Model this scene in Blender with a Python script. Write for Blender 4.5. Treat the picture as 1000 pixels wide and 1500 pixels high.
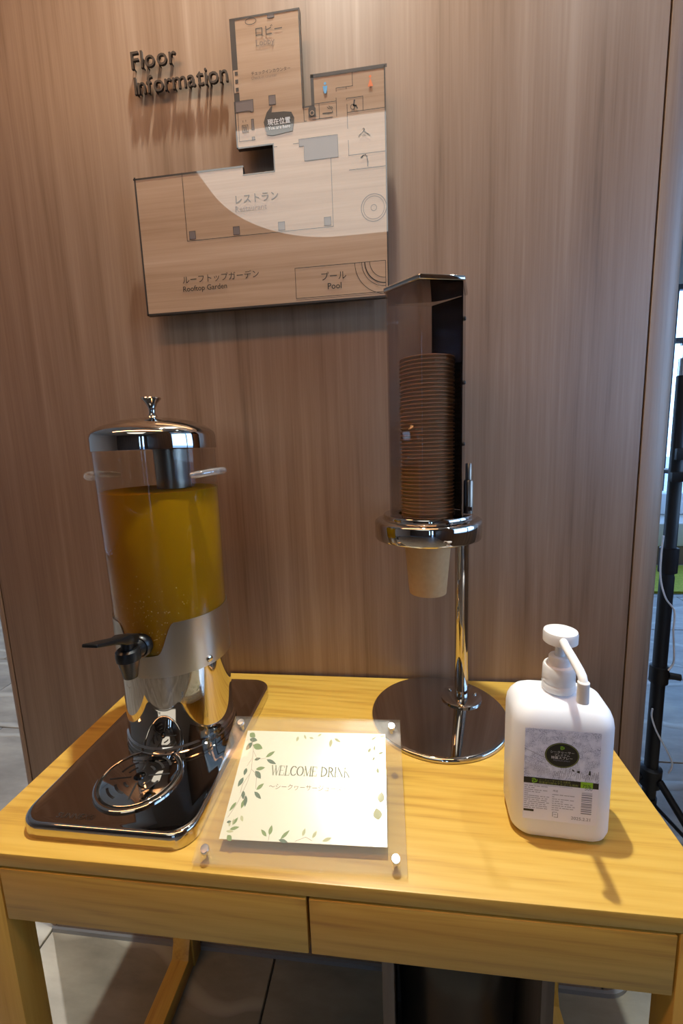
import bpy, bmesh, math, random
from mathutils import Vector, Matrix
random.seed(7)
PI = math.pi
S = bpy.context.scene
COL = S.collection
for o in list(bpy.data.objects): bpy.data.objects.remove(o)

# ------------------------------------------------------------------ camera
cam = bpy.data.cameras.new('camera'); camo = bpy.data.objects.new('camera', cam); COL.objects.link(camo)
cam.sensor_fit = 'VERTICAL'; cam.sensor_height = 36; cam.lens = 36*627.219/1500; cam.clip_start = .02
yaw, pit, rol = [math.radians(a) for a in (7.38107, -8.87862, -2.09246)]
fw = Vector((-math.sin(yaw)*math.cos(pit), math.cos(yaw)*math.cos(pit), math.sin(pit)))
r0 = Vector((math.cos(yaw), math.sin(yaw), 0)); u0 = r0.cross(fw)
rr = r0*math.cos(rol) + u0*math.sin(rol); uu = -r0*math.sin(rol) + u0*math.cos(rol)
camo.matrix_world = Matrix(((rr.x, uu.x, -fw.x, 0), (rr.y, uu.y, -fw.y, -.8333), (rr.z, uu.z, -fw.z, 1.225), (0, 0, 0, 1)))
S.camera = camo

# ------------------------------------------------------------------ world, light, exposure
S.view_settings.view_transform = 'Standard'; S.view_settings.look = 'None'
S.view_settings.gamma = 1; S.view_settings.use_curve_mapping = False
S.view_settings.exposure = 0.0
w = bpy.data.worlds.new('sky'); S.world = w; w.use_nodes = True
wn = w.node_tree.nodes; wl = w.node_tree.links
bg = wn['Background']; bg.inputs['Strength'].default_value = 6.0
tc = wn.new('ShaderNodeTexCoord'); sx = wn.new('ShaderNodeSeparateXYZ'); cr = wn.new('ShaderNodeValToRGB')
wl.new(tc.outputs['Generated'], sx.inputs[0]); wl.new(sx.outputs['Z'], cr.inputs[0]); wl.new(cr.outputs[0], bg.inputs['Color'])
cr.color_ramp.elements[0].position = .0; cr.color_ramp.elements[0].color = (.43, .66, 1, 1)
cr.color_ramp.elements[1].position = .8; cr.color_ramp.elements[1].color = (.22, .44, 1, 1)
KEY_POS = (-.111, -.194, 3.105); KEY_W = 215; KEY_COL = (.95, 1, .92)
PANEL_E = 1.7; PANEL_COL = (.98, .98, .92)
WARM_FILL_E = 15; WARM_FILL_COL = (1, .50, .22)

# ------------------------------------------------------------------ helpers
class MB:
    def __init__(s): s.v = []; s.f = []
    def add(s, vs, fs):
        n = len(s.v); s.v += [tuple(v) for v in vs]; s.f += [[i+n for i in f] for f in fs]; return s
    def box(s, x0, x1, y0, y1, z0, z1):
        return s.add([(x, y, z) for z in (z0, z1) for y in (y0, y1) for x in (x0, x1)],
                     [[0, 2, 3, 1], [4, 5, 7, 6], [0, 1, 5, 4], [2, 6, 7, 3], [0, 4, 6, 2], [1, 3, 7, 5]])
    def lathe(s, prof, n=48, c=(0, 0), close=False):
        vs = []; fs = []; m = len(prof)
        for i in range(n):
            a = 2*PI*i/n
            for r, z in prof: vs.append((c[0]+r*math.cos(a), c[1]+r*math.sin(a), z))
        for i in range(n):
            j = (i+1) % n
            for k in range(m if close else m-1):
                l = (k+1) % m; fs.append([i*m+k, j*m+k, j*m+l, i*m+l])
        if not close:
            if prof[0][0] > 1e-6: fs.append([i*m for i in range(n)][::-1])
            if prof[-1][0] > 1e-6: fs.append([i*m+m-1 for i in range(n)])
        return s.add(vs, fs)
    def prism(s, poly, z0, z1):
        n = len(poly)
        return s.add([(x, y, z0) for x, y in poly]+[(x, y, z1) for x, y in poly],
                     [list(range(n))[::-1], list(range(n, 2*n))]+[[i, (i+1) % n, n+(i+1) % n, n+i] for i in range(n)])
    def loft(s, rings):
        n = len(rings[0]); vs = [p for r in rings for p in r]; fs = [list(range(n))[::-1], [len(vs)-n+i for i in range(n)]]
        for k in range(len(rings)-1):
            for i in range(n):
                j = (i+1) % n; fs.append([k*n+i, k*n+j, (k+1)*n+j, (k+1)*n+i])
        return s.add(vs, fs)
    def tube(s, path, r, n=10):
        path = [Vector(p) for p in path]; rad = r if isinstance(r, (list, tuple)) else [r]*len(path); rings = []
        up = None
        for i, p in enumerate(path):
            t = (path[min(i+1, len(path)-1)]-path[max(i-1, 0)]).normalized()
            if up is None: up = Vector((0, 0, 1)) if abs(t.z) < .9 else Vector((1, 0, 0))
            a = t.cross(up).normalized(); b = a.cross(t).normalized(); up = b
            rings.append([p+a*math.cos(2*PI*k/n)*rad[i]+b*math.sin(2*PI*k/n)*rad[i] for k in range(n)])
        return s.loft([[tuple(q) for q in rg] for rg in rings])
    def poly(s, pts, z=0): return s.add([(p[0], p[1], z) for p in pts], [list(range(len(pts)))])
    def line(s, a, b, wd, z=0):
        a = Vector(a); b = Vector(b); d = (b-a).normalized()*wd/2; n = Vector((-d.y, d.x))
        return s.poly([a-d-n, b+d-n, b+d+n, a-d+n], z)
    def pline(s, pts, wd, z=0, close=False):
        for i in range(len(pts)-(0 if close else 1)): s.line(pts[i], pts[(i+1) % len(pts)], wd, z)
        return s
    def arc(s, c, r, wd, a0=0, a1=360, n=40, z=0, ry=None):
        ry = ry or r; o = []; q = []
        for i in range(n+1):
            t = math.radians(a0+(a1-a0)*i/n)
            o.append((c[0]+(r+wd/2)*math.cos(t), c[1]+(ry+wd/2)*math.sin(t))); q.append((c[0]+(r-wd/2)*math.cos(t), c[1]+(ry-wd/2)*math.sin(t)))
        for i in range(n): s.poly([q[i], o[i], o[i+1], q[i+1]], z)
        return s
    def disc(s, c, r, ry=None, n=40, z=0, a0=0, a1=360):
        ry = ry or r
        return s.poly([(c[0]+r*math.cos(math.radians(a0+(a1-a0)*i/n)), c[1]+ry*math.sin(math.radians(a0+(a1-a0)*i/n))) for i in range(n if a1-a0 == 360 else n+1)], z)
    def build(s, name, m, parent=None, smooth=None, bevel=0, seg=2, loc=None, rot=None):
        me = bpy.data.meshes.new(name); me.from_pydata(s.v, [], s.f)
        bm = bmesh.new(); bm.from_mesh(me); bmesh.ops.recalc_face_normals(bm, faces=bm.faces)
        if bevel:
            ed = [e for e in bm.edges if len(e.link_faces) == 2 and e.calc_face_angle(0) > .6]
            bmesh.ops.bevel(bm, geom=ed, offset=bevel, segments=seg, profile=.5, affect='EDGES')
        bm.to_mesh(me); bm.free()
        if smooth or bevel:
            me.shade_smooth(); me.set_sharp_from_angle(angle=math.radians(smooth or 40))
        return mk(name, me, m, parent, loc, rot)
    def flat(s, name, m, parent=None, loc=None, rot=None):
        me = bpy.data.meshes.new(name); me.from_pydata(s.v, [], s.f)
        bm = bmesh.new(); bm.from_mesh(me)
        for f in bm.faces:
            f.normal_update()
            if f.normal.z < 0: f.normal_flip()
        bm.to_mesh(me); bm.free()
        return mk(name, me, m, parent, loc, rot)

def mk(name, me, m, parent=None, loc=None, rot=None):
    o = bpy.data.objects.new(name, me); COL.objects.link(o)
    if m is not None and len(me.materials) == 0:
        for q in (m if isinstance(m, list) else [m]): me.materials.append(q)
    if parent: o.parent = parent
    if loc: o.location = loc
    if rot: o.rotation_euler = rot
    return o
def tag(o, label=None, cat=None, group=None, kind=None):
    for k, v in (('label', label), ('category', cat), ('group', group), ('kind', kind)):
        if v: o[k] = v
    return o
def thing(name, label, cat, loc=(0, 0, 0), rot=(0, 0, 0), group=None):
    o = bpy.data.objects.new(name, None); COL.objects.link(o); o.location = loc; o.rotation_euler = rot; o.empty_display_size = .05
    return tag(o, label, cat, group)
def struct(o): o['kind'] = 'structure'; return o
def stuff(o): o['kind'] = 'stuff'; return o

_tc = {}
def text_mesh(s, extrude=0, offset=0, bevel=0):
    cu = bpy.data.curves.new('lettering', 'FONT'); cu.body = s; cu.extrude = extrude; cu.offset = offset; cu.bevel_depth = bevel; cu.resolution_u = 3
    o = bpy.data.objects.new('lettering', cu); COL.objects.link(o)
    dg = bpy.context.evaluated_depsgraph_get(); dg.update()
    me = bpy.data.meshes.new_from_object(o.evaluated_get(dg))
    bpy.data.objects.remove(o); bpy.data.curves.remove(cu)
    return me
def text(name, s, x0, x1, y, m, parent, loc=(0, 0, 0), rot=None, h=None, offset=0, z=0, dy=0):
    """flat printed line of text: baseline y, between x0 and x1; h = height of the letters if not in proportion"""
    me = text_mesh(s, offset=offset); me.materials.clear()
    xs = [v.co.x for v in me.vertices]; ys = [v.co.y for v in me.vertices]
    k = (x1-x0)/(max(xs)-min(xs)); ky = k if h is None else h/max(ys); mx = min(xs)
    for v in me.vertices:
        X = x0+(v.co.x-mx)*k
        v.co = Vector((X, y+v.co.y*ky+dy*(X-x0), z))
    return mk(name, me, m, parent, loc, rot)

# ------------------------------------------------------------------ materials
def mat(name, color=(.8, .8, .8), rough=.5, metal=0, **kw):
    m = bpy.data.materials.new(name); m.use_nodes = True; b = m.node_tree.nodes['Principled BSDF']
    b.inputs['Base Color'].default_value = (*color, 1); b.inputs['Roughness'].default_value = rough; b.inputs['Metallic'].default_value = metal
    for k, v in kw.items(): b.inputs[k.replace('_', ' ')].default_value = v
    return m
def N(m, t, **kw):
    n = m.node_tree.nodes.new(t)
    for k, v in kw.items(): setattr(n, k, v)
    return n
def ramp(n, stops):
    e = n.color_ramp.elements
    while len(e) < len(stops): e.new(.5)
    for q, (p, c) in zip(e, stops): q.position = p; q.color = (*c, 1)
def wood(name, stops, axis, scale=1, rough=.45, contrast=1, fine=1, bump=.08, random_shift=True, wave=0, mid=.30):
    m = mat(name, rough=rough); L = m.node_tree.links; b = m.node_tree.nodes['Principled BSDF']
    t = N(m, 'ShaderNodeTexCoord')
    add = N(m, 'ShaderNodeVectorMath', operation='ADD'); oi = N(m, 'ShaderNodeObjectInfo'); sc = N(m, 'ShaderNodeVectorMath', operation='SCALE')
    cmb = N(m, 'ShaderNodeCombineXYZ')
    for i in range(3): L.new(oi.outputs['Random'], cmb.inputs[i])
    L.new(cmb.outputs[0], sc.inputs[0]); sc.inputs['Scale'].default_value = 7 if random_shift else 0
    L.new(t.outputs['Object'], add.inputs[0]); L.new(sc.outputs[0], add.inputs[1])
    def mapped(cross, along):
        mp = N(m, 'ShaderNodeMapping'); s = [cross*scale]*3; s[axis] = along*scale
        mp.inputs['Scale'].default_value = s; L.new(add.outputs[0], mp.inputs[0]); return mp
    n1 = N(m, 'ShaderNodeTexNoise'); n1.inputs['Scale'].default_value = 1; n1.inputs['Detail'].default_value = 6; n1.inputs['Roughness'].default_value = .62; n1.inputs['Distortion'].default_value = .35
    L.new(mapped(16, .7).outputs[0], n1.inputs['Vector'])
    n2 = N(m, 'ShaderNodeTexNoise'); n2.inputs['Scale'].default_value = 1; n2.inputs['Detail'].default_value = 3
    L.new(mapped(260, 6).outputs[0], n2.inputs['Vector'])
    n3 = N(m, 'ShaderNodeTexNoise'); n3.inputs['Scale'].default_value = 1; n3.inputs['Detail'].default_value = 2
    L.new(mapped(70, 1.6).outputs[0], n3.inputs['Vector'])
    r = N(m, 'ShaderNodeValToRGB'); ramp(r, stops)
    m1 = N(m, 'ShaderNodeMath', operation='MULTIPLY_ADD'); m1.inputs[1].default_value = .22*fine; L.new(n2.outputs['Fac'], m1.inputs[0]); L.new(n1.outputs['Fac'], m1.inputs[2])
    m2 = N(m, 'ShaderNodeMath', operation='MULTIPLY_ADD'); m2.inputs[1].default_value = mid; L.new(n3.outputs['Fac'], m2.inputs[0]); L.new(m1.outputs[0], m2.inputs[2])
    m3 = N(m, 'ShaderNodeMath', operation='SUBTRACT'); m3.inputs[1].default_value = .11*fine+mid/2; L.new(m2.outputs[0], m3.inputs[0])
    out = m3
    if wave:
        wv = N(m, 'ShaderNodeTexWave', wave_type='BANDS', bands_direction='XYZ'[2] if False else 'DIAGONAL'); wv.inputs['Scale'].default_value = wave; wv.inputs['Distortion'].default_value = 6; wv.inputs['Detail'].default_value = 3
        L.new(mapped(9, .6).outputs[0], wv.inputs['Vector'])
        m4 = N(m, 'ShaderNodeMath', operation='MULTIPLY_ADD'); m4.inputs[1].default_value = .16; L.new(wv.outputs['Fac'], m4.inputs[0]); L.new(m3.outputs[0], m4.inputs[2])
        m5 = N(m, 'ShaderNodeMath', operation='SUBTRACT'); m5.inputs[1].default_value = .08; L.new(m4.outputs[0], m5.inputs[0]); out = m5
    L.new(out.outputs[0], r.inputs[0]); L.new(r.outputs[0], b.inputs['Base Color'])
    if bump:
        bp = N(m, 'ShaderNodeBump'); bp.inputs['Strength'].default_value = bump; bp.inputs['Distance'].default_value = .001; L.new(m1.outputs[0], bp.inputs['Height']); L.new(bp.outputs[0], b.inputs['Normal'])
    return m
def thin_clear(name, tint=(.95, .95, .95), rough=.02, haze=0, haze_col=(.8, .8, .8), f0=.04):
    """clear sheet: see-through, with a mirror share that grows towards grazing view (same from both sides)"""
    m = bpy.data.materials.new(name); m.use_nodes = True; nt = m.node_tree; L = nt.links
    nt.nodes.remove(nt.nodes['Principled BSDF']); out = nt.nodes['Material Output']
    tr = N(m, 'ShaderNodeBsdfTransparent'); tr.inputs[0].default_value = (*tint, 1)
    gl = N(m, 'ShaderNodeBsdfGlossy'); gl.inputs['Roughness'].default_value = rough; gl.inputs['Color'].default_value = (1, 1, 1, 1)
    base = tr
    if haze:
        df = N(m, 'ShaderNodeBsdfDiffuse'); df.inputs[0].default_value = (*haze_col, 1); mh = N(m, 'ShaderNodeMixShader'); mh.inputs[0].default_value = haze
        L.new(tr.outputs[0], mh.inputs[1]); L.new(df.outputs[0], mh.inputs[2]); base = mh
    lw = N(m, 'ShaderNodeLayerWeight'); lw.inputs['Blend'].default_value = .5
    pw = N(m, 'ShaderNodeMath', operation='POWER'); pw.inputs[1].default_value = 5; L.new(lw.outputs['Facing'], pw.inputs[0])
    mm = N(m, 'ShaderNodeMath', operation='MULTIPLY_ADD'); mm.inputs[1].default_value = 1-f0; mm.inputs[2].default_value = f0; L.new(pw.outputs[0], mm.inputs[0])
    mx = N(m, 'ShaderNodeMixShader'); L.new(mm.outputs[0], mx.inputs[0]); L.new(base.outputs[0], mx.inputs[1]); L.new(gl.outputs[0], mx.inputs[2]); L.new(mx.outputs[0], out.inputs['Surface'])
    return m
def emit(name, col, e):
    m = mat(name, (0, 0, 0), .6); b = m.node_tree.nodes['Principled BSDF']
    b.inputs['Emission Color'].default_value = (*col, 1); b.inputs['Emission Strength'].default_value = e; return m
def speckle(m, scale, c0, c1, lo=.4, hi=.6, detail=4, bump=0, stretch=None, rnd=.0):
    L = m.node_tree.links; b = m.node_tree.nodes['Principled BSDF']; t = N(m, 'ShaderNodeTexCoord'); n = N(m, 'ShaderNodeTexNoise'); n.inputs['Scale'].default_value = scale; n.inputs['Detail'].default_value = detail
    v = t.outputs['Object']
    if stretch:
        mp = N(m, 'ShaderNodeMapping'); mp.inputs['Scale'].default_value = stretch; L.new(v, mp.inputs[0]); v = mp.outputs[0]
    L.new(v, n.inputs['Vector']); r = N(m, 'ShaderNodeValToRGB'); ramp(r, [(lo, c0), (hi, c1)]); L.new(n.outputs['Fac'], r.inputs[0])
    L.new(r.outputs[0], b.inputs['Base Color'])
    if bump:
        bp = N(m, 'ShaderNodeBump'); bp.inputs['Strength'].default_value = bump; bp.inputs['Distance'].default_value = .002; L.new(n.outputs['Fac'], bp.inputs['Height']); L.new(bp.outputs[0], b.inputs['Normal'])
    return m

W_WALL = [(.20, (.15, .088, .050)), (.40, (.262, .165, .106)), (.58, (.315, .208, .140)), (.80, (.40, .285, .205))]
M_wall = wood('walnut laminate', W_WALL, 2, rough=.42, random_shift=False, fine=1.5, mid=.42)
M_trim = wood('walnut edge', W_WALL, 2, rough=.42, fine=1.5, mid=.42)
M_sign = wood('pale ash print', [(.30, (.39, .235, .130)), (.5, (.50, .325, .20)), (.7, (.58, .40, .265))], 0, scale=1.3, rough=.4, bump=0)
OAK = [(.25, (.45, .235, .036)), (.45, (.59, .345, .056)), (.7, (.65, .40, .078))]
M_oakx = wood('oak veneer lengthwise', OAK, 0, scale=2.8, rough=.38, wave=1.6)
M_oakz = wood('oak veneer upright', OAK, 2, scale=2.8, rough=.4)
M_oaky = wood('oak veneer deep', OAK, 1, scale=2.8, rough=.4)
M_steel = mat('polished steel', (.60, .56, .51), .04, 1)
M_brush = mat('brushed steel', (.56, .51, .43), .30, 1)
M_core = mat('dark dull steel', (.30, .28, .26), .3, 1)
M_dark = mat('dark gap', (.012, .009, .007), .8)
M_black = mat('black plastic', (.006, .006, .006), .32)
M_blackmetal = mat('black painted metal', (.005, .006, .009), .45)
M_letter = mat('black raised letter', (.018, .012, .010), .45)
M_print = mat('dark brown print', (.030, .020, .016), .5)
M_printlight = mat('light brown print', (.24, .16, .12), .5)
M_grayprint = mat('grey print', (.17, .13, .12), .5)
M_strip = mat('dark strip print', (.022, .014, .010), .5)
M_white = mat('white print', (.85, .84, .84), .5)
M_blue = mat('blue print', (.13, .45, .80), .5); M_orange = mat('orange print', (.88, .20, .04), .5)
M_signedge = mat('dark sign edge', (.030, .020, .016), .35)
M_acryl = thin_clear('clear acrylic', (.99, .985, .97), haze=.035, haze_col=(.92, .90, .82), f0=.035)
M_lug = thin_clear('clear lug', (.90, .88, .85), f0=.12, haze=.14)
M_tank = thin_clear('clear tank acrylic', (.93, .91, .87), haze=.004, haze_col=(.8, .75, .65), f0=.014)
M_smoke = thin_clear('smoky acrylic', (.86, .83, .82), rough=.03, f0=.035)
M_glass = thin_clear('window glass', (.92, .95, .96))
M_juice = mat('citrus juice', (.36, .175, .0), .8, Specular_IOR_Level=.0)
M_cupb = speckle(mat('kraft paper', rough=.6), 120, (.50, .30, .135), (.54, .335, .16), .3, .7)
M_cupr = mat('kraft rim', (.46, .28, .15), .5)
M_hdpe = mat('white plastic bottle', (.87, .88, .93), .42, Subsurface_Weight=.35, Subsurface_Radius=(.02, .02, .02), Subsurface_Scale=1.0)
M_pump = mat('white pump plastic', (.84, .83, .83), .3, Subsurface_Weight=.15, Subsurface_Radius=(.006, .006, .006), Subsurface_Scale=1.0)
M_bag = mat('black bin bag', (.008, .008, .008), .3)
M_paper = mat('cream card', (.72, .685, .53), .45, Coat_Weight=1.0, Coat_Roughness=.21, Coat_IOR=1.7)
M_cap = mat('brushed aluminium cap', (.80, .80, .82), .2, 1)

M_signc = M_sign
for q in (M_sign, M_print, M_printlight, M_grayprint, M_strip, M_white, M_blue, M_orange):
    bq = q.node_tree.nodes['Principled BSDF']; bq.inputs['Coat Weight'].default_value = 1; bq.inputs['Coat IOR'].default_value = 2.2; bq.inputs['Coat Roughness'].default_value = .006
# ------------------------------------------------------------------ lamps of the room and added fill lights
kl = bpy.data.lights.new('downlight beam', 'SPOT'); kl.energy = KEY_W; kl.color = KEY_COL; kl.spot_size = math.radians(84); kl.spot_blend = .9; kl.shadow_soft_size = .028
dl = thing('key_or_fill_downlight', 'small recessed round downlight in the ceiling close to the walnut wall', 'lamp', KEY_POS)
MB().lathe([(.03, .013), (.045, .013), (.045, -.003), (.036, -.004), (.03, .004)], 32, close=True).build('lamp_trim', mat('lamp trim', (.7, .7, .7), .4), dl, 40)
ko = bpy.data.objects.new('lamp_beam', kl); COL.objects.link(ko); ko.parent = dl; ko.location = (0, 0, 0)
for x, y, pw, pos in ((-2.3, 1.3, 240, 'over the floor left of the walnut wall'), (.98, -.24, 34, 'close to the right end of the walnut wall'),):  # two added fill spots: brighten the left floor and the right part of the wall
    l2 = bpy.data.lights.new('downlight beam', 'SPOT'); l2.energy = pw; l2.color = (1, .93, .84) if x < 0 else (.86, .95, 1); l2.spot_size = math.radians(95); l2.spot_blend = .6; l2.shadow_soft_size = .03
    d2 = thing('key_or_fill_downlight', 'small round fill downlight added in the ceiling ' + pos, 'lamp', (x, y, KEY_POS[2]))
    MB().lathe([(.03, .013), (.045, .013), (.045, -.003), (.036, -.004), (.03, .004)], 32, close=True).build('lamp_trim', bpy.data.materials['lamp trim'], d2, 40)
    o2 = bpy.data.objects.new('lamp_beam', l2); COL.objects.link(o2); o2.parent = d2
# the luminous ceiling panel with round corners that mirrors in the floor plan
def rrect(x0, x1, y0, y1, r, n=10):
    r = r if isinstance(r, (list, tuple)) else [r]*4; pts = []
    for (cx, cy, a), q in zip(((x1, y1, 0), (x0, y1, 90), (x0, y0, 180), (x1, y0, 270)), r):
        ox = cx-q if cx == x1 else cx+q; oy = cy-q if cy == y1 else cy+q
        if q <= 0: pts.append((cx, cy)); continue
        for i in range(n+1):
            t = math.radians(a+90*i/n); pts.append((ox+q*math.cos(t), oy+q*math.sin(t)))
    return pts
lp = thing('luminous_ceiling_panel', 'large glowing ceiling panel with rounded corners behind the viewpoint', 'lamp', (0, 0, 3.12))
MB().prism(rrect(-1.31, .08, -3.43, -2.04, [.1, .1, .85, .03], 16), -.022, -.006).build('diffuser', emit('panel glow', PANEL_COL, PANEL_E), lp)
MB().prism(rrect(-1.34, .11, -3.46, -2.01, [.1, .1, .85, .03], 16), -.006, 0).build('frame', mat('panel frame', (.6, .6, .6), .5), lp)

cv = thing('warm_fill_light', 'long warm fill light added under the ceiling along the counter', 'lamp', (-.8, -1.07, 3.12))  # added emitter for soft warm fill, kept out of the sign's mirror view
MB().box(-1.4, 1.4, -.10, .10, -.03, -.012).build('diffuser', emit('warm glow', WARM_FILL_COL, WARM_FILL_E), cv)
MB().box(-1.43, 1.43, -.13, .13, -.012, 0).build('frame', mat('warm fill frame', (.5, .45, .4), .5), cv)

# ------------------------------------------------------------------ room shell
FX0, FX1, FY0, FY1 = -4.8, 4.2, -6.0, 4.2
H_C = 3.12
struct(MB().box(FX0, FX1, FY0, FY1, -.06, -.012).build('floor', mat('grout', (.10, .095, .09), .8)))
floor = bpy.data.objects['floor']
M_tile = mat('slate tile', rough=.42)
def tile_material(m):
    L = m.node_tree.links; b = m.node_tree.nodes['Principled BSDF']; t = N(m, 'ShaderNodeTexCoord'); oi = N(m, 'ShaderNodeObjectInfo')
    cmb = N(m, 'ShaderNodeCombineXYZ')
    for i in range(3): L.new(oi.outputs['Random'], cmb.inputs[i])
    sc = N(m, 'ShaderNodeVectorMath', operation='SCALE'); sc.inputs['Scale'].default_value = 9; L.new(cmb.outputs[0], sc.inputs[0])
    ad = N(m, 'ShaderNodeVectorMath', operation='ADD'); L.new(t.outputs['Object'], ad.inputs[0]); L.new(sc.outputs[0], ad.inputs[1])
    mp = N(m, 'ShaderNodeMapping'); mp.inputs['Scale'].default_value = (2.2, 6, 2); L.new(ad.outputs[0], mp.inputs[0])
    n = N(m, 'ShaderNodeTexNoise'); n.inputs['Scale'].default_value = 1.6; n.inputs['Detail'].default_value = 7; n.inputs['Roughness'].default_value = .6; L.new(mp.outputs[0], n.inputs['Vector'])
    r = N(m, 'ShaderNodeValToRGB'); ramp(r, [(.3, (.17, .155, .125)), (.5, (.255, .235, .19)), (.68, (.34, .315, .255))]); L.new(n.outputs['Fac'], r.inputs[0])
    # raised cleft ridges
    v = N(m, 'ShaderNodeTexWave', wave_type='BANDS', bands_direction='Y'); v.inputs['Scale'].default_value = 1.1; v.inputs['Distortion'].default_value = 5; v.inputs['Detail'].default_value = 3; v.inputs['Detail Scale'].default_value = 1.4; L.new(ad.outputs[0], v.inputs['Vector'])
    rr_ = N(m, 'ShaderNodeValToRGB'); ramp(rr_, [(.955, (0, 0, 0)), (1, (1, 1, 1))]); L.new(v.outputs['Fac'], rr_.inputs[0])
    mx = N(m, 'ShaderNodeMix', data_type='RGBA'); L.new(rr_.outputs[0], mx.inputs['Factor']); L.new(r.outputs[0], mx.inputs['A']); mx.inputs['B'].default_value = (.37, .35, .29, 1)
    L.new(mx.outputs['Result'], b.inputs['Base Color'])
    md = N(m, 'ShaderNodeMath', operation='ADD'); L.new(n.outputs['Fac'], md.inputs[0]); L.new(rr_.outputs[0], md.inputs[1])
    bp = N(m, 'ShaderNodeBump'); bp.inputs['Strength'].default_value = .35; bp.inputs['Distance'].default_value = .003; L.new(md.outputs[0], bp.inputs['Height']); L.new(bp.outputs[0], b.inputs['Normal'])
tile_material(M_tile)
TX, TY, TG = .60, .60, .004
_t = MB().box(-TX/2+TG/2, TX/2-TG/2, -TY/2+TG/2, TY/2-TG/2, -.012, 0).build('tile', M_tile, floor, bevel=.002, seg=1)
tme = _t.data; first = True
j = 0; yy = -.45-9.5*TY+TY
while yy < FY1:
    i = 0
    xx = -.31-7.5*TX+TX/2+(TX/2 if j % 2 else 0)
    while xx < FX1+.1:
        if first: o = _t; first = False
        else: o = bpy.data.objects.new('tile', tme); COL.objects.link(o); o.parent = floor
        o.location = (xx, yy, 0); xx += TX
    yy += TY; j += 1
struct(MB().box(FX0, FX1, FY0, FY1, H_C, H_C+.1).build('ceiling', mat('white ceiling', (.62, .58, .52), .8)))
M_plaster = mat('plaster', (.55, .50, .44), .8)
M_dkwall = wood('dark panelling', [(.3, (.05, .032, .022)), (.5, (.10, .065, .045)), (.7, (.15, .10, .07))], 2, rough=.5)
struct(MB().box(FX0-.12, FX0, FY0, FY1, 0, H_C).build('wall_left', M_plaster))
# rear wall (behind the camera): dark panelling with one tall window opening
wb = struct(MB().box(FX0, -.05, FY0-.12, FY0, 0, H_C).box(.15, .5, FY0-.12, FY0, 0, H_C).box(.8, 1.5, FY0-.12, FY0, 0, H_C).box(.5, .8, FY0-.12, FY0, 2.85, H_C).box(3.4, FX1, FY0-.12, FY0, 0, H_C).box(-.05, .15, FY0-.12, FY0, 2.75, H_C).box(1.5, 3.4, FY0-.12, FY0, 0, H_C).box(-.05, .15, FY0-.12, FY0, 0, .5).build('wall_back', M_dkwall))
M_alu = mat('dark window frame', (.05, .05, .055), .4)
def window(n, axis, a0, a1, z0, z1, pos, muls):
    """window in a wall: frame + panes; axis 'x' runs along X at Y=pos, 'y' runs along Y at X=pos"""
    fr = MB(); panes = []
    def bx(mb, p, q, za, zb, d):
        if axis == 'x': mb.box(p, q, pos-d, pos+d, za, zb)
        else: mb.box(pos-d, pos+d, p, q, za, zb)
    bx(fr, a0, a1, z0, z0+.05, .03); bx(fr, a0, a1, z1-.05, z1, .03)
    edges = [a0+(a1-a0)*k/muls for k in range(muls+1)]
    for e in edges: bx(fr, max(a0, e-.025), min(a1, e+.025), z0+.05, z1-.05, .03)
    f = struct(fr.build('window_%d' % n, M_alu))
    for k in range(muls):
        p = MB(); bx(p, edges[k]+.025, edges[k+1]-.025, z0+.05, z1-.05, .004); p.build('pane', M_glass, f)
    # daylight portal for the sampler
    L = bpy.data.lights.new('portal', 'AREA'); L.shape = 'RECTANGLE'; L.size = a1-a0; L.size_y = z1-z0; L.cycles.is_portal = True
    o = bpy.data.objects.new('daylight_portal', L); COL.objects.link(o); c = (a0+a1)/2; o.parent = f
    sgn = 1 if pos > 0 else -1
    if axis == 'x': o.location = (c, pos-sgn*.06, (z0+z1)/2); o.rotation_euler = (PI/2*(-1 if sgn > 0 else 1), 0, 0)
    else: o.location = (pos-sgn*.06, c, (z0+z1)/2); o.rotation_euler = (PI/2, 0, PI/2*(1 if sgn > 0 else -1))
window(1, 'x', .5, .8, 0, 2.85, FY0-.06, 1)
window(2, 'x', -.05, .15, .5, 2.75, FY0-.06, 1)
window(3, 'x', .9, FX1, .42, 2.72, FY1+.06, 5)
window(4, 'y', 1.6, 3.9, .1, 2.72, FX1+.06, 2)
window(6, 'y', -1.2, .6, .95, 2.9, 1.2+.06, 2)
window(5, 'x', -4.4, -1.2, .1, 2.72, FY1+.06, 4)
struct(MB().box(FX0, -4.4, FY1, FY1+.12, 0, H_C).box(-1.2, .9, FY1, FY1+.12, 0, H_C).box(-4.4, -1.2, FY1, FY1+.12, 0, .1).box(-4.4, -1.2, FY1, FY1+.12, 2.72, H_C).box(.9, FX1, FY1, FY1+.12, 0, .42).box(.9, FX1, FY1, FY1+.12, 2.72, H_C).build('wall_far', M_plaster))
struct(MB().box(FX1, FX1+.12, .92, FY1, 0, .1).box(FX1, FX1+.12, .92, FY1, 2.72, H_C).box(FX1, FX1+.12, .92, 1.6, .1, 2.72).box(FX1, FX1+.12, 3.9, FY1, .1, 2.72).build('wall_right', M_dkwall))
struct(MB().box(1.2, 1.32, FY0, -1.2, 0, H_C).box(1.2, 1.32, -1.2, .6, 0, .95).box(1.2, 1.32, -1.2, .6, 2.9, H_C).box(1.2, 1.32, .6, .92, 0, H_C).build('wall_right_near', M_dkwall))
struct(MB().box(1.32, FX1, .8, .92, 0, H_C).build('wall_right_return', M_dkwall))
struct(MB().box(-30, 30, -30, 30, -.4, -.3).build('ground', speckle(mat('terrace paving', rough=.8), 3, (.34, .33, .31), (.44, .43, .40))))

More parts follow.
